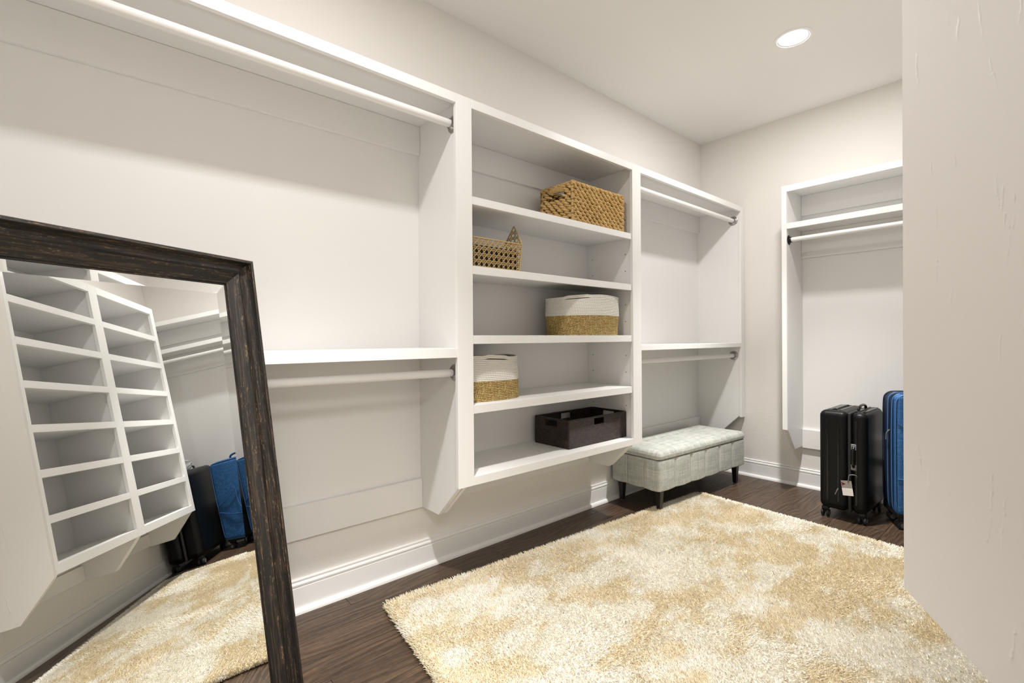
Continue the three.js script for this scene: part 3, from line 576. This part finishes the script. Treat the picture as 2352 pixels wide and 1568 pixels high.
// ---------------------------------------------------------------- baskets on the shelves
{ // chunky woven water-hyacinth basket
  const x0 = 1.899, x1 = 2.348, z0 = 0.090, z1 = 0.335, y0 = 1.7145, h = 0.226;
  const t = thing('wicker_basket', 'chunky golden wicker basket with hand hole on the top open shelf', 'basket', [(x0 + x1) / 2, y0, (z0 + z1) / 2]);
  const hx = (x1 - x0) / 2 - 0.010, hz = (z1 - z0) / 2 - 0.010;
  seed(9);
  const bead = (() => { const g = new THREE.SphereGeometry(1, 12, 7); g.rotateZ(Math.PI / 2); return g; })();   // long axis x
  const rowsN = 11, pitch = (h - 0.018) / rowsN;
  const wall = (len, hole, skip) => {
    const out = [], out2 = []; const step = 0.040, n = Math.round(len / step), st = len / n;
    for (let r = 0; r < rowsN; r++) {
      const y = 0.008 + pitch * (r + 0.5);
      for (let k = -1; k <= n; k++) {
        const c = -len / 2 + (k + (r % 2 ? 0.5 : 0)) * st + st * 0.25; if (c < -len / 2 - 0.004 || c > len / 2 + 0.004) continue;
        if (hole && Math.abs(c) < 0.055 && y > h - 0.085 && y < h - 0.045) continue;
        const g = bead.clone(), L = rr(0.024, 0.030), w = rr(0.0072, 0.0088);
        g.scale(L, w, 0.0110); g.rotateZ(rr(-0.46, -0.24)); g.rotateY(rr(0.10, 0.22)); g.translate(c, y + rr(-0.001, 0.001), rr(0.0, 0.003));
        const uv = g.attributes.uv, o = rnd(); for (let i = 0; i < uv.count; i++) uv.setXY(i, uv.getX(i) * 0.3 + o, uv.getY(i) + o * 3);
        out.push(g);
        const s = cyl(0.0035, 0.0035, pitch * 1.9, 7, 'y', [c + st / 2, y, 0.0015]); if (!(hole && Math.abs(c + st / 2) < 0.06 && y > h - 0.10 && y < h - 0.03)) out2.push(s);
      }
    }
    return [merge(out), merge(out2)];
  };
  const sheet = (len, hole) => { const s = new THREE.Shape([[-len / 2, 0.002], [len / 2, 0.002], [len / 2, h - 0.012], [-len / 2, h - 0.012]].map((p) => new THREE.Vector2(...p))); if (hole) { const o = new THREE.Path([[-0.052, h - 0.082], [-0.052, h - 0.046], [0.052, h - 0.046], [0.052, h - 0.082]].map((p) => new THREE.Vector2(...p))); s.holes.push(o); } const g = new THREE.ExtrudeGeometry(s, { depth: 0.004, bevelEnabled: false }); g.translate(0, 0, -0.004); return g; };
  for (const [len, r, px, pz, hole] of [[hx * 2, 0, 0, hz, false], [hx * 2, Math.PI, 0, -hz, false], [hz * 2, -Math.PI / 2, -hx, 0, true], [hz * 2, Math.PI / 2, hx, 0, true]]) {
    const [b, s] = wall(len, hole);
    const w = stuff(part('woven_side', b, M.straw, t)); w.position.set(px, 0, pz); w.rotation.y = r;
    stuff(part('stake', s, M.strawDark, w)); part('dark_backing', sheet(len, hole), M.stake, w);  // dark sheet behind the strands paints the shade of the gaps
    if (hole) { const hoop = []; for (let i = 0; i < 14; i++) { const g = new THREE.TorusGeometry(0.013, 0.0036, 6, 14); g.rotateY(Math.PI / 2 + rr(-0.15, 0.15)); g.translate(-0.05 + (0.1 * i) / 13, h - 0.030, 0.001); hoop.push(g); } stuff(part('handle_wrap', merge(hoop), M.straw, w)); }
  }
  const cor = []; for (const sx of [-1, 1]) for (const sz of [-1, 1]) for (let r = 0; r < rowsN; r++) { const g = bead.clone(); g.scale(0.013, 0.0098, 0.010); g.rotateY(-sx * sz * Math.PI / 4); g.translate(sx * (hx + 0.001), 0.008 + pitch * (r + 0.5), sz * (hz + 0.001)); cor.push(g); }
  stuff(part('corner_weave', merge(cor), M.straw, t));
  const rim = []; for (const [dx, dz, len, along] of [[0, hz, hx * 2, 0], [0, -hz, hx * 2, 0], [-hx, 0, hz * 2, 1], [hx, 0, hz * 2, 1]]) { const n = Math.round(len / 0.019); for (let i = 0; i <= n; i++) { const g = bead.clone(), s = -len / 2 + (len * i) / n; g.scale(0.0135, 0.0068, 0.0085); g.rotateZ(rr(-0.3, 0.3)); if (along) g.rotateY(Math.PI / 2); g.translate(dx + (along ? 0 : s), h - 0.0085 + rr(-0.001, 0.0012), dz + (along ? s : 0)); rim.push(g); } }
  stuff(part('rim', merge(rim), M.straw, t));
  part('bottom', box(-hx, hx, 0.001, 0.006, -hz, hz), M.strawDark, t);
}
{ // cane-webbing basket with pointed ends
  const x0 = 1.214, x1b = 1.524, y0 = 1.4147, h = 0.136, zc = 0.260, dz = 0.072, flare = 0.016, peak = 0.233;
  const t = thing('cane_basket', 'open cane-webbing basket with pointed triangular ends on the second shelf', 'basket', [(x0 + x1b) / 2, y0, zc]);
  const hx = (x1b - x0) / 2;
  const ribbon = (a, b, w, lift) => { const d = [b[0] - a[0], b[1] - a[1]], l = Math.hypot(...d); const g = new THREE.BoxGeometry(l, w, 0.0011); g.rotateZ(Math.atan2(d[1], d[0])); g.translate((a[0] + b[0]) / 2, (a[1] + b[1]) / 2, lift); return g; };
  const clipTo = (a, b, poly) => {                            // part of a segment inside a convex outline
    let t0 = 0, t1 = 1; const d = [b[0] - a[0], b[1] - a[1]];
    for (let i = 0; i < poly.length; i++) { const p = poly[i], q = poly[(i + 1) % poly.length], nx = -(q[1] - p[1]), ny = q[0] - p[0], den = d[0] * nx + d[1] * ny, num = (p[0] - a[0]) * nx + (p[1] - a[1]) * ny; if (Math.abs(den) < 1e-9) { if (num > 0) return null; } else { const s = num / den; if (den > 0) t0 = Math.max(t0, s); else t1 = Math.min(t1, s); } }
    return t1 - t0 > 0.01 ? [[a[0] + d[0] * t0, a[1] + d[1] * t0], [a[0] + d[0] * t1, a[1] + d[1] * t1]] : null;
  };
  const web = (poly) => {                                     // six-way cane pattern filling a convex outline
    const out = [], p = 0.0285, xs = poly.map((q) => q[0]), ys = poly.map((q) => q[1]), X0 = Math.min(...xs), X1 = Math.max(...xs), Y0 = Math.min(...ys), Y1 = Math.max(...ys), S = 0.6;
    const add = (a, b, w, l) => { const c = clipTo(a, b, poly); if (c) out.push(ribbon(c[0], c[1], w, l)); };
    for (let k = -2; k * p < S; k++) { for (const o of [-0.0037, 0.0037]) { add([X0 - S, Y0 + k * p + o], [X1 + S, Y0 + k * p + o], 0.0026, 0.0008); add([X0 + k * p + o, Y0 - S], [X0 + k * p + o, Y1 + S], 0.0026, -0.0006); } }
    for (let k = -30; k * p < S * 1.6; k++) { const c = X0 + k * p; add([c, Y0 - p / 2], [c + S, Y0 - p / 2 + S], 0.0036, 0.0022); add([c, Y0 - p / 2], [c - S, Y0 - p / 2 + S], 0.0036, -0.0020); }
    return merge(out);
  };
  const side = (poly, px, pz, r, tilt) => { const w = part('cane_side', web(poly), M.cane, t); w.position.set(px, 0.004, pz); w.rotation.set(tilt, r, 0, 'YXZ'); const fr = poly.map((q, i) => { const n = poly[(i + 1) % poly.length]; return tube([[q[0], q[1], 0], [(q[0] + n[0]) / 2, (q[1] + n[1]) / 2, 0], [n[0], n[1], 0]], 0.0034, 6, 8); }); parts('cane_binding', fr, M.cane, w); return stuff(w); };
  const long = [[-hx, 0], [hx, 0], [hx + flare, h - 0.006], [-hx - flare, h - 0.006]];
  side(long, 0, dz - 0.004, 0, 0.02); side(long, 0, -dz + 0.004, Math.PI, 0.02);
  const end = [[-dz + 0.004, 0], [dz - 0.004, 0], [dz, h - 0.006], [0, peak], [-dz, h - 0.006]], ta = Math.atan2(flare, h);
  side(end, hx, 0, Math.PI / 2, ta); side(end, -hx, 0, -Math.PI / 2, ta);
  part('bottom', box(-hx, hx, 0.001, 0.006, -dz + 0.006, dz - 0.006), M.caneDark, t);
  part('dark_backing', box(-hx + 0.008, hx - 0.006, 0.006, h - 0.034, dz - 0.010, dz - 0.008), M.caneDark, t, 'dark sheet behind the front webbing');  // dark sheet that makes the webbing holes look black
}
function ropeBasket(name, label, cx, cz, y0, ax, az, rowsNat, rowsWhite, pitch, ex, shape, slitAngle, sag) {
  const t = thing(name, label, 'basket', [cx, y0, cz]);
  const NS = 84, outline = (k, r) => { const a = (k / NS) * Math.PI * 2, c = Math.cos(a), s = Math.sin(a); const rad = Math.pow(Math.pow(Math.abs(c), ex) + Math.pow(Math.abs(s), ex), -1 / ex); const g = shape(r); return [c * rad * ax * g, s * rad * az * g, a]; };
  const total = rowsNat + rowsWhite;
  const coil = (r, rad) => {
    const pts = []; for (let k = 0; k < NS; k++) {
      const [x, z, a] = outline(k, r / total); let y = pitch * (r + 0.5) + sag(a, r / total);
      if (r >= total - 2) for (const sa of slitAngle) { const d = Math.atan2(Math.sin(a - sa), Math.cos(a - sa)); y += 0.0055 * sstep(0.42, 0.25, Math.abs(d)); }
      pts.push(new THREE.Vector3(x, y, z));
    }
    const g = new THREE.TubeGeometry(new THREE.CatmullRomCurve3(pts, true), 128, rad, 8, true);
    const uv = g.attributes.uv, L = 2 * (ax + az) * 1.8; for (let i = 0; i < uv.count; i++) uv.setXY(i, uv.getX(i) * L / 0.36 + r * 0.37, uv.getY(i)); return g;
  };
  const nat = [], wh = [];
  for (let r = 0; r < total; r++) (r < rowsNat ? nat : wh).push(coil(r, pitch * 0.545));
  stuff(part('natural_coils', merge(nat), M.seagrass, t, 'natural seagrass lower half')); stuff(part('white_coils', merge(wh), M.whiteRope, t, 'white cotton rope upper half'));
  const bs = new THREE.Shape(Array.from({ length: NS }, (_, k) => { const [x, z] = outline(k, 0); return new THREE.Vector2(x, z); })); const bg = new THREE.ExtrudeGeometry(bs, { depth: 0.006, bevelEnabled: false }); bg.rotateX(Math.PI / 2); bg.translate(0, 0.007, 0); part('bottom', bg, M.seagrass, t);
  return t;
}
ropeBasket('rope_basket', 'large two-tone rope basket, white over straw, on the middle shelf', 2.122, 0.208, 1.1141, 0.232, 0.132, 13, 13, 0.0084, 3.4, (q) => 1 - 0.035 * (1 - q) ** 2 - 0.01 * Math.sin(q * 9), [2.3, -0.8], (a, q) => q * q * (0.010 * Math.exp(-((Math.cos(a) - 0.15) ** 2) / 0.25) - 0.013 * sstep(0.2, 1, -Math.cos(a))));
ropeBasket('rope_basket', 'smaller two-tone rope basket, white over straw, partly hidden by the left post', 1.402, 0.170, 0.8123, 0.186, 0.136, 11, 14, 0.0082, 3.0, (q) => 1.0 - 0.035 * sstep(0.35, 1, q), [-1.57, 1.57], (a, q) => q * q * (0.004 * Math.cos(a * 3) + (Math.sin(a) < 0 ? -0.006 * Math.exp(-((Math.cos(a)) ** 2) / 0.05) : 0)));
{ // dark woven bin
  const x0 = 1.893, x1 = 2.4055, z0 = 0.0385, z1 = 0.3015, y0 = 0.5036, h = 0.151, T = 0.007;
  const t = thing('woven_bin', 'low dark brown woven bin with cut-out handles on the bottom shelf', 'basket', [(x0 + x1) / 2, y0, (z0 + z1) / 2]);
  const hx = (x1 - x0) / 2, hz = (z1 - z0) / 2;
  const wall = (len) => { const s = new THREE.Shape([[-len / 2, 0], [len / 2, 0], [len / 2, h], [-len / 2, h]].map((p) => new THREE.Vector2(...p))), w = 0.044; s.holes.push(new THREE.Path([[-w, h - 0.042], [-w, h - 0.008], [w, h - 0.008], [w, h - 0.042]].map((p) => new THREE.Vector2(...p)))); const g = new THREE.ExtrudeGeometry(s, { depth: T, bevelEnabled: true, bevelThickness: 0.0012, bevelSize: 0.0012, bevelOffset: -0.0012, bevelSegments: 1 }); g.translate(0, 0, -T); const p = g.attributes.position, uv = g.attributes.uv; for (let i = 0; i < p.count; i++) uv.setXY(i, p.getX(i) / 0.45, p.getY(i) / 0.15); return g; };
  for (const [len, r, px, pz] of [[hx * 2, 0, 0, hz - 0.0012], [hx * 2, Math.PI, 0, -hz + 0.0012], [hz * 2 - 0.018, -Math.PI / 2, -hx + 0.0012, 0], [hz * 2 - 0.018, Math.PI / 2, hx - 0.0012, 0]]) {
    const w = part('woven_side', wall(len), M.cord, t); w.position.set(px, 0, pz); w.rotation.y = r;
    part('rim_cord', tube([[-len / 2 + 0.004, h, -T / 2], [0, h, -T / 2], [len / 2 - 0.004, h, -T / 2]], 0.0042, 10, 8), M.binEdge, w);
  }
  const posts = []; for (const sx of [-1, 1]) for (const sz of [-1, 1]) { const g = new THREE.CapsuleGeometry(0.0055, h - 0.009, 4, 10); g.translate(sx * (hx - 0.0045), h / 2, sz * (hz - 0.0045)); posts.push(g); }
  parts('corner_cord', posts, M.binEdge, t);
  part('bottom', box(-hx + 0.008, hx - 0.008, 0.001, 0.006, -hz + 0.008, hz - 0.008), M.binEdge, t);
}

// ---------------------------------------------------------------- luggage
function spinner(parent, x, z, s = 1) {
  const g = merge([box(x - 0.020 * s, x + 0.020 * s, 0.046 * s, 0.066 * s, z - 0.018 * s, z + 0.018 * s, 0.006, 2), cyl(0.012 * s, 0.016 * s, 0.03 * s, 14, 'y', [x, 0.042 * s, z])]);
  const k = part('wheel_housing', g, M.rubber, parent);
  for (const o of [-1, 1]) { const w = lathe([[0.0001, -0.0075], [0.017, -0.0075], [0.0215, -0.006], [0.0225, -0.003], [0.0225, 0.003], [0.0215, 0.006], [0.017, 0.0075], [0.0001, 0.0075]].map(([a, b]) => [a * s, b * s]), 24); w.rotateX(Math.PI / 2); w.translate(x - 0.003, 0.0235 * s, z + o * 0.014 * s); part('wheel', w, M.rubber, k); const c = cyl(0.013 * s, 0.013 * s, 0.002, 18, 'z', [x - 0.003, 0.0235 * s, z + o * 0.0218 * s]); part('wheel_cap', c, M.wheelGrey, k); }
}
function shell(w, h, d, r, seg = 6) { return metricUV(new RoundedBoxGeometry(w, h, d, seg, r)); }
{ // small black hard case, narrow side to the room
  const X0 = 3.330, X1 = 3.720, Z0 = 1.046, Z1 = 1.291, yb = 0.058, yt = 0.652;
  const t = thing('suitcase', 'small glossy black hard-shell suitcase with a white tag, beside the blue one', 'suitcase', [(X0 + X1) / 2, 0, (Z0 + Z1) / 2]);
  const w = X1 - X0, d = Z1 - Z0, h = yt - yb, zs = 0.035;     // zs: where the two shells meet
  const halfA = shell(w, h, d / 2 + zs - 0.007, 0.036); halfA.translate(0, yb + h / 2, -d / 2 + (d / 2 + zs - 0.007) / 2); part('shell_half', halfA, M.shell, t);
  const halfB = shell(w, h, d / 2 - zs - 0.007, 0.036); halfB.translate(0, yb + h / 2, d / 2 - (d / 2 - zs - 0.007) / 2); part('shell_half', halfB, M.shell, t);
  const ribs = []; for (const z of [-0.075, -0.02, 0.062, 0.098]) for (const y of [yb + 0.0005, yt]) ribs.push(box(-w / 2 + 0.05, w / 2 - 0.05, y - 0.003, y + 0.003, z - 0.006, z + 0.006, 0.002, 2));
  for (const z of [-0.075, -0.02, 0.070]) ribs.push(box(-w / 2 - 0.003, -w / 2 + 0.003, yb + 0.05, yt - 0.05, z - 0.006, z + 0.006, 0.002, 2));
  parts('shell_rib', ribs, M.shellGloss, t);
  const zip = shell(w - 0.008, h - 0.008, 0.018, 0.034); zip.translate(0, yb + h / 2, zs); part('zip_band', zip, M.rubber, t);
  part('top_handle', tube([[-0.10, yt, 0.06], [-0.095, yt + 0.014, 0.06], [-0.06, yt + 0.026, 0.06], [0.02, yt + 0.026, 0.06], [0.055, yt + 0.014, 0.06], [0.06, yt, 0.06]], 0.0075, 40, 10), M.shellGloss, t);
  const sh = part('side_handle', tube([[-w / 2, yb + 0.392, 0.058], [-w / 2 - 0.016, yb + 0.375, 0.058], [-w / 2 - 0.020, yb + 0.335, 0.058], [-w / 2 - 0.016, yb + 0.292, 0.058], [-w / 2, yb + 0.275, 0.058]], 0.008, 30, 10), M.shellGloss, t);
  parts('handle_mount', [box(-w / 2 - 0.006, -w / 2 + 0.004, yb + 0.375, yb + 0.41, 0.044, 0.072, 0.004, 2), box(-w / 2 - 0.006, -w / 2 + 0.004, yb + 0.257, yb + 0.29, 0.044, 0.072, 0.004, 2)], M.wheelGrey, sh);
  part('pull_handle', merge([box(-0.12, 0.12, yt - 0.004, yt + 0.008, -0.060, -0.046, 0.003, 2), box(-0.13, -0.11, yt - 0.006, yt + 0.006, -0.066, -0.040, 0.003, 2), box(0.11, 0.13, yt - 0.006, yt + 0.006, -0.066, -0.040, 0.003, 2)]), M.shellGloss, t);
  part('zip_pull', tube([[-w / 2 - 0.002, yb + 0.135, -0.020], [-w / 2 - 0.007, yb + 0.118, -0.026], [-w / 2 - 0.006, yb + 0.096, -0.034]], 0.0035, 12, 8), M.wheelGrey, t);
  for (const x of [-w / 2 + 0.034, w / 2 - 0.034]) for (const z of [-d / 2 + 0.028, d / 2 - 0.030]) spinner(t, x, z);
  // paper tag hanging from the side handle
  const c = document.createElement('canvas'); c.width = 128; c.height = 208; const g2 = c.getContext('2d');
  g2.fillStyle = '#f4f2ee'; g2.fillRect(0, 0, 128, 208); g2.fillStyle = '#9a948e'; g2.fillRect(0, 0, 128, 104);
  g2.fillStyle = '#7d1f26'; g2.beginPath(); g2.moveTo(4, 18); g2.lineTo(56, 46); g2.lineTo(8, 72); g2.closePath(); g2.fill(); g2.fillStyle = '#1d1a1c'; g2.beginPath(); g2.moveTo(20, 34); g2.lineTo(44, 46); g2.lineTo(20, 58); g2.closePath(); g2.fill();
  g2.strokeStyle = '#d2cec8'; g2.lineWidth = 3; for (let y = 126; y < 200; y += 16) { g2.beginPath(); g2.moveTo(12, y); g2.lineTo(112, y); g2.stroke(); }
  const ct = new THREE.CanvasTexture(c); ct.colorSpace = THREE.SRGBColorSpace;
  const tag = thing('luggage_tag', 'white paper luggage tag with a red corner mark hanging on the black suitcase', 'luggage tag', [3.3145, 0.2075, 1.197]);
  const card = new THREE.BoxGeometry(0.053, 0.086, 0.0012); card.rotateY(-Math.PI / 2); card.rotateX(-0.13); part('card', card, [M.whiteRope, M.whiteRope, M.whiteRope, M.whiteRope, std({ map: ct, roughness: 0.5 }), M.whiteRope], tag);
  part('strap', tube([[0, 0.036, 0.004], [-0.004, 0.056, 0.008], [-0.004, 0.078, 0.012], [-0.003, 0.084, 0.026], [0.004, 0.082, 0.044], [0.010, 0.074, 0.046]], 0.0028, 30, 8), M.wheelGrey, tag);
}
{ // blue soft case, turned towards the room
  const beta = 28 * Math.PI / 180, th = Math.atan2(-Math.cos(beta), Math.sin(beta)), w = 0.40, d = 0.235, yb = 0.085, h = 0.685;
  const tf = [Math.sin(beta), Math.cos(beta)], nf = [-Math.cos(beta), Math.sin(beta)], P0 = [3.395, 1.408];
  const cx = P0[0] + tf[0] * w / 2 - nf[0] * d / 2, cz = P0[1] + tf[1] * w / 2 - nf[1] * d / 2;
  const t = thing('suitcase', 'tall blue soft-sided suitcase with piped pocket panels, at the edge of the end panel', 'suitcase', [cx, 0, cz], th);
  const b = shell(w - 0.006, h - 0.010, 0.15, 0.045); b.translate(0, yb + h / 2, d / 2 - 0.085); part('gusset', b, M.blueGusset, t); const bk = shell(w - 0.008, h - 0.012, 0.16, 0.045); bk.translate(0, yb + h / 2, -d / 2 + 0.08); part('back_shell', bk, M.navy, t);
  const front = new RoundedBoxGeometry(w - 0.004, h - 0.004, 0.05, 6, 0.024); { const p = front.attributes.position; for (let i = 0; i < p.count; i++) { const k = Math.max(0, 1 - (2 * p.getX(i) / w) ** 2) * Math.max(0, 1 - (2 * p.getY(i) / h) ** 2); if (p.getZ(i) > 0) p.setZ(i, p.getZ(i) + 0.012 * k); } front.computeVertexNormals(); } metricUV(front); { const uv = front.attributes.uv; for (let i = 0; i < uv.count; i++) uv.setXY(i, uv.getX(i) * 2.2, uv.getY(i) * 2.2); } front.translate(0, yb + h / 2, d / 2 - 0.025); const fr = part('front_panel', front, M.blue, t);
  const loopAt = (z, o, r) => { const c = 0.045, X = w / 2 - o, Y = h / 2 - o, pts = []; for (const [sx, sy, a0] of [[1, 1, 0], [-1, 1, 1], [-1, -1, 2], [1, -1, 3]]) for (let i = 0; i <= 4; i++) { const a = (a0 + i / 4) * Math.PI / 2; pts.push([sx * (X - c) + c * Math.cos(a), yb + h / 2 + sy * (Y - c) + c * Math.sin(a), z]); } return tube(pts, r, 140, 8, true); };
  part('piping', loopAt(d / 2 - 0.006, 0.006, 0.0042), M.bluePipe, fr);
  const zips = [loopAt(d / 2 - 0.062, 0.001, 0.0035), loopAt(d / 2 - 0.088, 0.001, 0.0035), loopAt(-d / 2 + 0.05, 0.001, 0.0035)]; parts('zip_track', zips, M.navy, t);
  parts('welt', [loopAt(d / 2 - 0.044, 0.0, 0.0040), loopAt(d / 2 - 0.106, 0.0, 0.0040)], M.bluePipe, t);
  const zf = d / 2 + 0.004, seam = (p) => tube(p.map(([x, y]) => [x, yb + y, zf + 0.012 * Math.max(0, 1 - (2 * x / w) ** 2) * Math.max(0, 1 - (2 * (y - h / 2) / h) ** 2) - 0.004]), 0.0028, 40, 6);
  parts('pocket_seam', [seam([[-0.19, 0.52], [-0.06, 0.44], [0.06, 0.36], [0.185, 0.30]]), seam([[-0.19, 0.205], [0, 0.215], [0.19, 0.25]]), seam([[-0.045, 0.43], [-0.05, 0.32], [-0.09, 0.215]])], M.bluePipe, fr);
  part('top_handle', tube([[-0.09, yb + h - 0.002, -0.02], [-0.085, yb + h + 0.022, -0.02], [-0.05, yb + h + 0.036, -0.02], [0.05, yb + h + 0.036, -0.02], [0.085, yb + h + 0.022, -0.02], [0.09, yb + h - 0.002, -0.02]], 0.009, 40, 10), M.blueGusset, t);
  parts('zip_pull', [tube([[-w / 2 - 0.004, yb + 0.475, 0.05], [-w / 2 - 0.018, yb + 0.455, 0.046], [-w / 2 - 0.020, yb + 0.42, 0.04]], 0.0032, 12, 8), tube([[-w / 2 - 0.004, yb + 0.470, 0.03], [-w / 2 - 0.014, yb + 0.445, 0.026], [-w / 2 - 0.016, yb + 0.41, 0.024]], 0.0032, 12, 8)], M.wheelGrey, t, 'metal zip pull');
  const bs = shell(w - 0.012, 0.06, d - 0.016, 0.02); bs.translate(0, yb + 0.008, -0.004); part('base', bs, M.rubber, t);
  for (const x of [-w / 2 + 0.045, w / 2 - 0.045]) for (const z of [-d / 2 + 0.04, d / 2 - 0.04]) spinner(t, x, z, 1.05);
}
{ // large black case, seen in the mirror only
  const X0 = 3.245, X1 = 3.80, Z0 = 1.802, Z1 = 2.072, yb = 0.06, yt = 0.775;
  const t = thing('suitcase', 'large black hard-shell suitcase seen in the mirror, plastic bag on top', 'suitcase', [(X0 + X1) / 2, 0, (Z0 + Z1) / 2]);
  const w = X1 - X0, d = Z1 - Z0, h = yt - yb;
  for (const s of [-1, 1]) { const a = shell(w, h, d / 2 - 0.008, 0.05); a.translate(0, yb + h / 2, s * (d / 4 + 0.004)); part('shell_half', a, M.shell, t); }
  const z = shell(w - 0.01, h - 0.01, 0.02, 0.045); z.translate(0, yb + h / 2, 0); part('zip_band', z, M.rubber, t);
  part('top_handle', tube([[-0.12, yt - 0.002, -0.05], [-0.11, yt + 0.018, -0.05], [-0.06, yt + 0.028, -0.05], [0.04, yt + 0.028, -0.05], [0.09, yt + 0.018, -0.05], [0.10, yt - 0.002, -0.05]], 0.009, 40, 10), M.wheelGrey, t);
  for (const x of [-w / 2 + 0.045, w / 2 - 0.045]) for (const q of [-d / 2 + 0.04, d / 2 - 0.04]) spinner(t, x, q, 1.15);
  const g = new THREE.IcosahedronGeometry(1, 18), p = g.attributes.position;
  for (let i = 0; i < p.count; i++) { const x = p.getX(i), y = p.getY(i), zz = p.getZ(i); const n = Math.abs(fbm(x * 3 + 9, zz * 3 + y * 2 + 4, 3) - 0.5) * 1.5 + Math.abs(fbm(x * 7 + 2 + y * 3, zz * 7 + 20, 2) - 0.5) * 0.5; const k = 0.72 + n; p.setXYZ(i, x * 0.125 * k, Math.max(-0.0005, (y + 0.45) * 0.055 * k), zz * 0.095 * k); }
  const bg = toCreasedNormals(g, 0.7);
  const bag = thing('plastic_bag', 'crumpled clear plastic bag lying on the large black suitcase in the mirror', 'plastic bag', [3.46, yt + 0.001, 1.955]);
  part('film', bg, M.bag, bag);
}

renderer.render(scene, camera);
